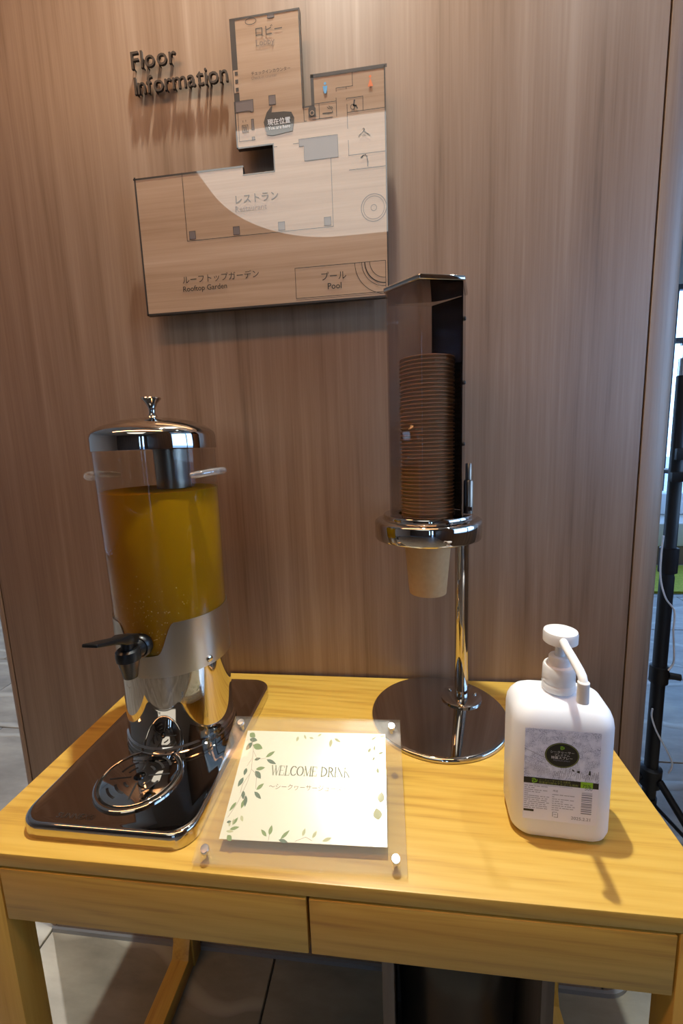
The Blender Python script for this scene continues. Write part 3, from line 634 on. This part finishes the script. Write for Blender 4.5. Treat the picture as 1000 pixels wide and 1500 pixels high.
# ------------------------------------------------------------------ welcome card in its acrylic block
CW, CH = .2473, .1831; TILT = math.radians(22.2)
card = thing('menu_stand', 'clear acrylic sign block with cream leafy welcome drink card, tilted on the table', 'sign', (-.2413, -.4307, .7462), (TILT, 0, .0342))
for nm, z0, z1 in (('rear_acrylic_sheet', 0, .0042), ('front_acrylic_sheet', .0058, .0105)):
    MB().box(0, CW, 0, CH, z0, z1).build(nm, M_acryl, card, bevel=.0004, seg=1)
PW0, PW1, PH0, PH1 = .0235, .2255, .0265, .1635
MB().box(PW0, PW1, PH0, PH1, .00445, .0055).build('welcome_card', M_paper, card)
for x, y in ((.0125, .0125), (CW-.0125, .0125), (.0125, CH-.0125), (CW-.0125, CH-.0125)):
    MB().lathe([(.0022, -.002), (.0022, .0106), (.0052, .0106), (.0052, .0148), (.0046, .0156), (0, .0157)], 24, (x, y)).build('cap_screw', M_cap, card, smooth=40)
# clear rear prop
hh = CH*math.sin(TILT)
for x in (.05, CW-.05):
    MB().box(x-.004, x+.004, CH-.03, CH-.024, -(CH-.027)*math.tan(TILT)+.0005, -.0003).build('rear_prop', M_acryl, card)
# print
G1 = mat('leaf green print', (.16, .24, .06), .5); G2 = mat('dark leaf print', (.07, .12, .06), .5); G3 = mat('pale leaf print', (.42, .42, .22), .5); G4 = mat('twig print', (.32, .22, .15), .5)
PZ = .00565
cpx = lambda u, v: (PW0+u*(PW1-PW0), PH0+v*(PH1-PH0))
def leaf(mb, u, v, ang, L, wdt):
    c_, s_ = math.cos(math.radians(ang)), math.sin(math.radians(ang)); x, y = cpx(u, v); pts = []
    for t, k in ((0, 0), (.25, .8), (.5, 1), (.75, .65), (1, 0), (.75, -.65), (.5, -1), (.25, -.8)):
        a_, b2 = t*L, k*wdt/2; pts.append((x+a_*c_-b2*s_, y+a_*s_+b2*c_))
    mb.poly(pts)
def sprig(name, m, leaves):
    mb = MB()
    for l in leaves: leaf(mb, *l)
    return mb.flat(name, m, card, (0, 0, PZ))
sprig('printed_leaves', G1, [(.02, .97, -30, .011, .008), (.065, .845, -18, .016, .009), (.175, .72, 38, .015, .005), (.125, .60, 12, .013, .005), (.16, .41, 45, .012, .005), (.10, .33, -100, .012, .005), (.05, .30, -120, .013, .004), (.06, .11, 60, .010, .004), (.05, .075, 15, .012, .004), (.30, .045, 85, .011, .005), (.285, .035, 140, .011, .004), (.37, .02, 45, .014, .004), (.045, .03, -40, .009, .006)])
sprig('printed_leaves', G2, [(.03, .905, -8, .012, .007), (.055, .875, -118, .014, .007), (.185, .70, -22, .016, .005), (.125, .585, -45, .014, .007), (.15, .395, -38, .014, .005), (.06, .61, -95, .010, .005), (.055, .52, -110, .013, .006), (.075, .40, -75, .011, .005), (.10, .36, -80, .014, .005), (.02, .13, 10, .006, .003), (.36, .015, -10, .012, .004), (.10, .69, 20, .009, .004)])
sprig('printed_leaves', G3, [(.10, .19, -60, .008, .004), (.06, .16, -85, .007, .003), (.04, .14, -85, .006, .003), (.03, .06, 0, .010, .003), (.50, .05, 75, .009, .004), (.56, .04, 60, .009, .004), (.62, .02, 20, .012, .004), (.38, .95, -100, .008, .004), (.42, .97, -60, .008, .003), (.46, .94, -10, .007, .003), (.52, .955, 40, .007, .003), (.64, .94, -30, .011, .004), (.62, .93, -95, .012, .005), (.90, .93, 35, .010, .003), (.96, .97, 10, .008, .003), (.88, .80, 60, .008, .004), (.92, .82, 80, .008, .003), (.95, .79, 20, .008, .003), (.91, .72, 60, .007, .003), (.95, .60, 100, .008, .004), (.96, .34, 80, .014, .010), (.95, .20, 100, .014, .012)])
tw = MB()
for pts in ([(.045, .96), (.05, .90), (.075, .80), (.095, .60), (.09, .48), (.06, .30), (.02, .17)], [(.08, .78), (.12, .70), (.175, .71)], [(.095, .60), (.14, .55), (.155, .42)], [(.09, .55), (.06, .45), (.06, .38)], [(.08, .70), (.06, .63)], [(.30, .045), (.30, .005)], [(.08, .38), (.10, .33)], [(.93, .90), (.92, .74), (.94, .60)], [(.46, .01), (.52, .045), (.56, .02)]):
    tw.pline([cpx(*p) for p in pts], .0005)
tw.flat('printed_twig', G4, card, (0, 0, PZ))
# serif capitals, drawn as thick and thin strokes
GL = {'W': [(0, 1, .27, 0, 1), (.27, 0, .46, .9, 0), (.40, 1, .64, 0, 1), (.64, 0, .86, 1, 0)], 'E': [(.08, 0, .08, 1, 1), (.0, 1, .52, 1, 0), (.0, 0, .55, 0, 0), (.08, .52, .40, .52, 0), (.52, 1, .52, .8, 0), (.55, 0, .55, .22, 0)],
      'L': [(.10, 0, .10, 1, 1), (0, 0, .52, 0, 0), (.52, 0, .52, .25, 0), (0, 1, .2, 1, 0)], 'C': 'C', 'O': 'O', 'M': [(.08, 0, .08, 1, 0), (.08, 1, .40, .05, 1), (.40, .05, .72, 1, 0), (.74, 0, .74, 1, 1), (0, 0, .16, 0, 0), (.66, 0, .84, 0, 0)],
      'D': 'D', 'R': [(.10, 0, .10, 1, 1), (0, 0, .2, 0, 0), (.30, .5, .62, 0, 1)], 'I': [(.12, 0, .12, 1, 1), (0, 0, .24, 0, 0), (0, 1, .24, 1, 0)], 'N': [(.08, 0, .08, 1, 0), (.08, 1, .62, 0, 1), (.62, 0, .62, 1, 0), (0, 0, .16, 0, 0)], 'K': [(.10, 0, .10, 1, 1), (.12, .45, .56, 1, 0), (.26, .58, .62, 0, 1), (0, 0, .2, 0, 0), (0, 1, .2, 1, 0)], ' ': []}
ADV = {'W': .86, 'E': .60, 'L': .58, 'C': .68, 'O': .76, 'M': .84, 'D': .76, 'R': .66, 'I': .26, 'N': .70, 'K': .66, ' ': .30}
tot = sum(ADV[c]+.06 for c in 'WELCOME DRINK'); mb = MB(); tw0, tw1 = cpx(.235, 0)[0], cpx(.765, 0)[0]; k = (tw1-tw0)/tot; x = tw0; y0 = cpx(0, .555)[1]; hgt = .0118
for ch in 'WELCOME DRINK':
    g = GL[ch]
    if isinstance(g, list):
        for x0, y0_, x1, y1_, thick in g: mb.line((x+x0*k, y0+y0_*hgt), (x+x1*k, y0+y1_*hgt), .0016 if thick else .0006)
    if g in ('C', 'O', 'D') or ch == 'R':
        if ch == 'R': c_, rx, ry, a0, a1 = (x+.12*k, y0+.75*hgt), .36*k, .25*hgt, -90, 90
        elif ch == 'D': mb.line((x+.1*k, y0), (x+.1*k, y0+hgt), .0016); c_, rx, ry, a0, a1 = (x+.12*k, y0+.5*hgt), .54*k, .5*hgt, -90, 90
        elif ch == 'C': c_, rx, ry, a0, a1 = (x+.36*k, y0+.5*hgt), .34*k, .5*hgt, 45, 315
        else: c_, rx, ry, a0, a1 = (x+.36*k, y0+.5*hgt), .34*k, .5*hgt, 0, 360
        n = 26
        for i in range(n):
            t0, t1 = (math.radians(a0+(a1-a0)*q_/n) for q_ in (i, i+1)); wv = .0006+.0010*abs(math.cos((t0+t1)/2))
            mb.line((c_[0]+rx*math.cos(t0), c_[1]+ry*math.sin(t0)), (c_[0]+rx*math.cos(t1), c_[1]+ry*math.sin(t1)), wv)
    x += (ADV[ch]+.06)*k
mb.flat('card_heading', mat('olive lettering', (.22, .22, .13), .5), card, (0, 0, PZ))
text('card_subtitle', '〜シークヮーサージュース〜', cpx(.24, 0)[0], cpx(.76, 0)[0], cpx(0, .425)[1], mat('brown lettering', (.20, .13, .08), .5), card, (0, 0, PZ))

# ------------------------------------------------------------------ disinfectant bottle
BW, BD, BH = .1130, .076, .1755
bot = thing('pump_bottle', 'white square plastic disinfectant bottle with long nozzle pump on the table', 'bottle', (.1915, -.3245, T), (0, 0, -.060))
def rsq(hx_, hy_, r, z, n=8): return [(x, y, z) for x, y in rrect(-hx_, hx_, -hy_, hy_, r, n)]
rg = []
for z, d, r in ((0, .012, .016), (.0008, .009, .018), (.003, .005, .020), (.007, .002, .021), (.014, 0, .022), (.148, 0, .022), (.156, .001, .022), (.163, .0035, .022), (.169, .0075, .021), (.173, .013, .019), (.1755, .020, .016)):
    rg.append(rsq(BW/2-d, BD/2-d, max(.006, r-d*.1), z))
n = len(rg[0])
def circ_ring(r, z):  # as many points as the square rings
    return [(r*math.cos(math.atan2(p[1], p[0])), r*math.sin(math.atan2(p[1], p[0])), z) for p in rg[-1]]
rg += [circ_ring(.0175, .1768), circ_ring(.0165, .178), circ_ring(.0165, .186)]
MB().loft(rg).build('body', M_hdpe, bot, smooth=60)
co = MB().lathe([(.0178, .1790), (.0186, .1800), (.0186, .1870), (.0180, .1880), (.0180, .1895), (.0184, .1905), (.0180, .2080), (.0168, .2105), (.0120, .2110), (.0120, .2200), (.0110, .2215), (.0062, .2218), (0, .2218)], 40).build('collar', M_pump, bot, smooth=40)
MB().lathe([(.0055, .2220), (.0050, .2395)], 24).build('stem', M_pump, bot, smooth=40)
MB().lathe([(.0055, .2385), (.0178, .2390), (.0190, .2400), (.0192, .2500), (.0184, .2530), (.0150, .2545), (0, .2550)], 48).build('pump_head', M_pump, bot, smooth=40)
def toL(p):
    v = Vector(p)-Vector((.1915, -.3245, T)); c_, s_ = math.cos(.060), math.sin(.060); return (v.x*c_-v.y*s_, v.x*s_+v.y*c_, v.z)
ez = [toL(p) for p in ((.1885, -.340, .9925), (.1875, -.352, .9905), (.1880, -.370, .9865), (.1882, -.388, .9820), (.1880, -.395, .9795), (.1878, -.3985, .9755), (.1878, -.3995, .9720))]
nz = MB().tube(ez, .0046, 14).build('nozzle', M_pump, bot, smooth=60)
tp = toL((.1878, -.3995, .9720))
MB().lathe([(.0060, -.0185), (.0056, -.0010), (.0058, 0), (.0058, .0035), (.0048, .0045)], 24).build('nozzle_tip', M_pump, nz, smooth=40, loc=tp)
# label: local x along the front face, z up
LY = -BD/2-.0003
lx0, lx1, lz0, lz1 = .1460-.1915+.0005, .2270-.1915+.0005, .775-T, .8940-T
Lw, Lh = lx1-lx0, lz1-lz0
M_labelbase = mat('label paper', (.88, .88, .97), .4)
M_hatch = mat('label hatched drawing', rough=.4)
def hatch(m):
    L = m.node_tree.links; b = m.node_tree.nodes['Principled BSDF']; t = N(m, 'ShaderNodeTexCoord'); v = N(m, 'ShaderNodeTexVoronoi', feature='DISTANCE_TO_EDGE'); v.inputs['Scale'].default_value = 750
    n = N(m, 'ShaderNodeTexNoise'); n.inputs['Scale'].default_value = 90; n.inputs['Detail'].default_value = 3
    L.new(t.outputs['Object'], v.inputs['Vector']); L.new(t.outputs['Object'], n.inputs['Vector'])
    r = N(m, 'ShaderNodeValToRGB'); ramp(r, [(.03, (.36, .40, .54)), (.16, (.82, .85, .97))]); L.new(v.outputs['Distance'], r.inputs[0])
    r2 = N(m, 'ShaderNodeValToRGB'); ramp(r2, [(.45, (0, 0, 0)), (.62, (1, 1, 1))]); L.new(n.outputs['Fac'], r2.inputs[0])
    mx = N(m, 'ShaderNodeMix', data_type='RGBA'); L.new(r2.outputs[0], mx.inputs['Factor']); L.new(r.outputs[0], mx.inputs['A']); mx.inputs['B'].default_value = (.82, .85, .97, 1); L.new(mx.outputs['Result'], b.inputs['Base Color'])
hatch(M_hatch)
M_lblk = mat('label black', (.012, .012, .010), .4); M_lgrn = mat('label green', (.30, .62, .02), .4); M_lgry = mat('label grey text', (.22, .22, .28), .4); M_lwht = mat('label white text', (.62, .62, .60), .4); M_lolv = mat('label olive text', (.30, .34, .08), .4)
lab = MB().poly([(0, 0), (Lw, 0), (Lw, Lh), (0, Lh)]).flat('label', M_labelbase, bot, (lx0, LY, lz0), (PI/2, 0, 0))
U = lambda u, v: (u*Lw, v*Lh)
def lb(mb, name, m, z): return mb.flat(name, m, lab, (0, 0, z))
lb(MB().poly([U(0, .47), U(1, .47), U(1, 1), U(0, 1)]), 'label_drawing', M_hatch, .0001)
hl = MB()
hl.pline([U(0, .78), U(.20, .72), U(.42, .65)], .0004).pline([U(0, .70), U(.3, .63)], .0003)
for i in range(17): hl.line(U(.02+i*.02, .50), U(.02+i*.02, .63-.003*i), .00025)
for i in range(24): hl.line(U(.40+i*.025, .48+.05*random.random()), U(.415+i*.025, .54+.06*random.random()), .0004)
lb(hl, 'label_drawing_lines', M_lgry, .0002)
lb(MB().poly([U(.645, .60), U(.67, .585), U(.675, .57), U(.645, .58)]).poly([U(.71, .585), U(.745, .585), U(.745, .56), U(.71, .565)]).poly([U(.865, .595), U(.885, .595), U(.885, .55), U(.862, .55)]), 'label_figures', M_lblk, .0003)
lb(MB().disc(U(.50, .735), .0185, .0160), 'label_oval', M_lblk, .0003)
lb(MB().arc(U(.50, .735), .0175, .0005, ry=.0150), 'oval_outline', M_lolv, .0004)
def swirl(c, s):
    mb = MB()
    for a0 in (0, 120, 240):
        pts = [(c[0]+s*(.25+.75*t)*math.cos(math.radians(a0+150*t)), c[1]+s*(.25+.75*t)*math.sin(math.radians(a0+150*t))) for t in [i/8 for i in range(9)]]
        for i in range(8): mb.line(pts[i], pts[i+1], s*.42*math.sin(PI*(i+1)/9.5))
    return mb
lb(swirl(U(.50, .815), .0024), 'label_emblem', M_lgrn, .0004)
LT = lambda name, s, u0, u1, v, m, **kw: text(name, s, U(u0, 0)[0], U(u1, 0)[0], U(0, v)[1], m, lab, (0, 0, .0005), **kw)
LT('label_text', 'シークヮーサー', .345, .66, .757, M_lwht); LT('label_text', 'プレミアム', .40, .60, .728, M_lwht); LT('label_text', '除菌スプレー', .36, .64, .697, M_lwht, offset=.01)
LT('label_text', 'PREMIUM SPRAY', .39, .61, .672, M_lgry)
lb(MB().poly([U(0, .405), U(1, .405), U(1, .470), U(0, .470)]), 'label_band', M_lblk, .0003)
lb(MB().poly([U(.765, .405), U(.925, .405), U(.925, .472), U(.765, .472)]), 'label_percent_box', M_lgrn, .0004)
lb(swirl(U(.145, .437), .0033), 'label_emblem', M_lgrn, .0005)
LT('label_text', 'シークヮーサーエキス配合', .21, .63, .441, M_lolv); LT('label_text', '除菌成分配合アルコール製剤', .21, .73, .413, M_lolv)
LT('label_text', '75%', .79, .90, .412, M_lblk)
fine = MB(); rn = random.Random(5)
def lines(u0, u1, v0, v1, n, gap):
    for i in range(n):
        v = v0+(v1-v0)*i/(n-1); u = u0
        while u < u1-.02:
            e = min(u1, u+rn.uniform(.01, .05)); fine.line(U(u, v), U(e, v), .0009); u = e+rn.uniform(.01, .03)
            if rn.random() < gap: break
lines(.02, .35, .375, .13, 12, .03); lines(.40, .70, .30, .13, 8, .04)
for i in range(22): fine.line(U(.14+i*.024, .392), U(.152+i*.024, .392), .0006)
lb(fine, 'label_fine_print', mat('label pale text', (.40, .40, .47), .4), .0002)
LT('label_text', '用途', .40, .47, .335, M_lgry); LT('label_text', '500', .82, .92, .385, M_lgry)
bc = MB(); v = .12
lb(MB().poly([U(.775, .115), U(.935, .115), U(.935, .365), U(.775, .365)]), 'barcode_field', M_labelbase, .0002)
while v < .355:
    t = rn.choice((.004, .006, .010, .014)); bc.poly([U(.785, v), U(.925, v), U(.925, v+t*.75), U(.785, v+t*.75)]); v += t+rn.choice((.004, .006, .009))
lb(bc, 'barcode', M_lgry, .0003)
lb(MB().poly([U(.01, .088), U(.15, .088), U(.15, .112), U(.01, .112)]), 'label_tag', M_lblk, .0003)
lb(MB().pline([U(.41, .055), U(.41, .105), U(.47, .105)], .0006).pline([U(.48, .095), U(.48, .05), U(.43, .05)], .0006).line(U(.43, .08), U(.46, .08), .0006), 'recycling_mark', M_lgry, .0003)
LT('date_stamp', '2025.2.21', .66, .915, .047, M_lgry)

# ------------------------------------------------------------------ tripod stand beyond the wall end
SX, SYY = .690, .327
stand = thing('tripod_stand', 'black tripod equipment stand with shelf behind the right end of the wall', 'stand', (SX, SYY, 0))
MB().lathe([(.0165, .20), (.0165, .86), (.0150, .865), (.0150, 1.36)], 20).build('pole', M_blackmetal, stand, smooth=40)
MB().lathe([(.0132, 1.3605), (.0132, 1.40), (.006, 1.402), (.006, 1.43), (.012, 1.431), (.012, 1.436)], 20).build('pole_top', mat('silver fitting', (.6, .65, .72), .25, 1), stand, smooth=40)
MB().box(-.03, .04, -.012, .012, 1.4365, 1.446).build('top_bracket', M_blackmetal, stand)
MB().lathe([(.017, .87), (.021, .872), (.021, .935), (.017, .937)], 20).build('pole_collar', M_blackmetal, stand, smooth=40)
cl = MB().lathe([(.017, .565), (.022, .567), (.022, .612), (.017, .614)], 20).build('clamp', M_blackmetal, stand, smooth=40)
MB().loft(along((.020, -.008, .59), (.045, -.014, .588), [(.009, 0), (.009, 1)], 12)).build('clamp_knob', M_blackmetal, cl, smooth=40)
hb = MB().lathe([(.017, .255), (.026, .258), (.027, .31), (.017, .315)], 20).build('hub', M_blackmetal, stand, smooth=40)
for a in (-62, 60, 178, ):
    c_, s_ = math.cos(math.radians(a)), math.sin(math.radians(a))
    lg = MB().tube([(.024*c_, .024*s_, .285), (.30*c_, .30*s_, .012)], .0095, 8).build('leg', M_blackmetal, stand, smooth=60)
    MB().tube([(.017*c_, .017*s_, .205), (.15*c_, .15*s_, .158)], .005, 6).build('brace', M_blackmetal, stand, smooth=60)
    MB().tube([(.292*c_, .292*s_, .016), (.315*c_, .315*s_, .010)], .0098, 8).build('foot', M_black, lg, smooth=60)
MB().lathe([(.020, .19), (.020, .22)], 16).build('lower_hub', M_blackmetal, stand, smooth=40)
# shelf of two bars with a tray
MB().box(.017, .32, -.10, .12, 1.120, 1.130).box(-.02, .32, -.022, -.010, 1.106, 1.130).build('shelf', M_blackmetal, stand, bevel=.001)
MB().box(-.017, .32, -.028, -.0175, 1.160, 1.188).build('shelf_rail', M_blackmetal, stand, bevel=.001)
cbm = MB(); path = [(-.006, -.030, .985), (-.0205, -.0225, .93), (-.019, -.019, .86), (-.012, -.019, .79), (.010, -.018, .72), (.020, -.014, .66), (.021, -.012, .62)]
path = [(-.022, -.010, .97), (-.0235, -.010, .92), (-.023, -.014, .86), (-.012, -.022, .81), (.010, -.024, .775), (.012, -.024, .72), (.020, -.020, .665), (.0235, -.016, .63), (.010, -.020, .61)]
def smooth_path(p, n=6):
    P_ = [Vector(q_) for q_ in p]; out = []
    for i in range(len(P_)-1):
        a_, b2, c_, d_ = P_[max(0, i-1)], P_[i], P_[i+1], P_[min(len(P_)-1, i+2)]
        for k_ in range(n):
            t = k_/n; out.append(.5*((2*b2)+(-a_+c_)*t+(2*a_-5*b2+4*c_-d_)*t*t+(-a_+3*b2-3*c_+d_)*t**3))
    return out+[P_[-1]]
M_cable = mat('white cable', (.80, .84, .92), .4)
cab = MB().tube(smooth_path([(x+SX, y+SYY, z) for x, y, z in path]), .0022, 8).build('power_cable', M_cable, None, smooth=60)
tag(cab, 'thin white cable looping down the upper half of the tripod pole', 'cable')
path = [(-.020, -.020, .50), (-.020, -.020, .475), (-.010, -.026, .44), (.010, -.030, .40), (.030, -.030, .36), (.034, -.030, .34), (.030, -.026, .315)]
cab = MB().tube(smooth_path([(x+SX, y+SYY, z) for x, y, z in path]), .0022, 8).build('power_cable', M_cable, None, smooth=60)
tag(cab, 'thin white cable curving into the hub low on the tripod pole', 'cable')

# ------------------------------------------------------------------ far right background
rug = MB().prism(rrect(1.75, 4.0, 2.62, 3.34, .25), .0005, .018).build('green_rug', speckle(mat('turf', rough=.95), 60, (.30, .31, .015), (.44, .43, .03)), None, smooth=30)
tag(rug, 'bright green turf rug on the floor by the far bench', 'rug')
rug2 = MB().prism(rrect(2.16, 2.9, 2.02, 2.42, .18), .0005, .016).build('green_mat', speckle(mat('turf mat', rough=.95), 60, (.30, .31, .015), (.44, .43, .03)), None, smooth=30)
tag(rug2, 'small green turf mat lying in front of the larger green rug', 'rug')
bn = thing('window_bench', 'long wood and cream bench below the bright windows beyond the wall', 'bench', (2.7, 3.75, 0))
MB().box(-1.4, 1.4, -.33, .35, .001, .18).build('plinth', mat('bench wood', (.17, .10, .05), .5), bn)
MB().box(-1.4, 1.4, -.35, .35, .1805, .40).build('seat', mat('cream seat', (.62, .56, .46), .7), bn, bevel=.02)
MB().box(-1.4, 1.4, .12, .35, .4005, .62).build('back_cushion', mat('white cushion', (.78, .79, .80), .7), bn, bevel=.02)
sg = thing('hanging_sign_box', 'small black sign box with a green stripe hanging before the bright far windows', 'sign', (2.66, 3.60, 2.02))
MB().box(-.03, .25, -.03, .03, -.09, .09).build('housing', M_blackmetal, sg, bevel=.004)
MB().box(-.02, .24, -.033, -.0305, -.03, -.02).build('green_stripe', M_lgrn, sg)
MB().box(.10, .115, -.008, .008, .0905, .48).build('hanger_rod', M_blackmetal, sg)
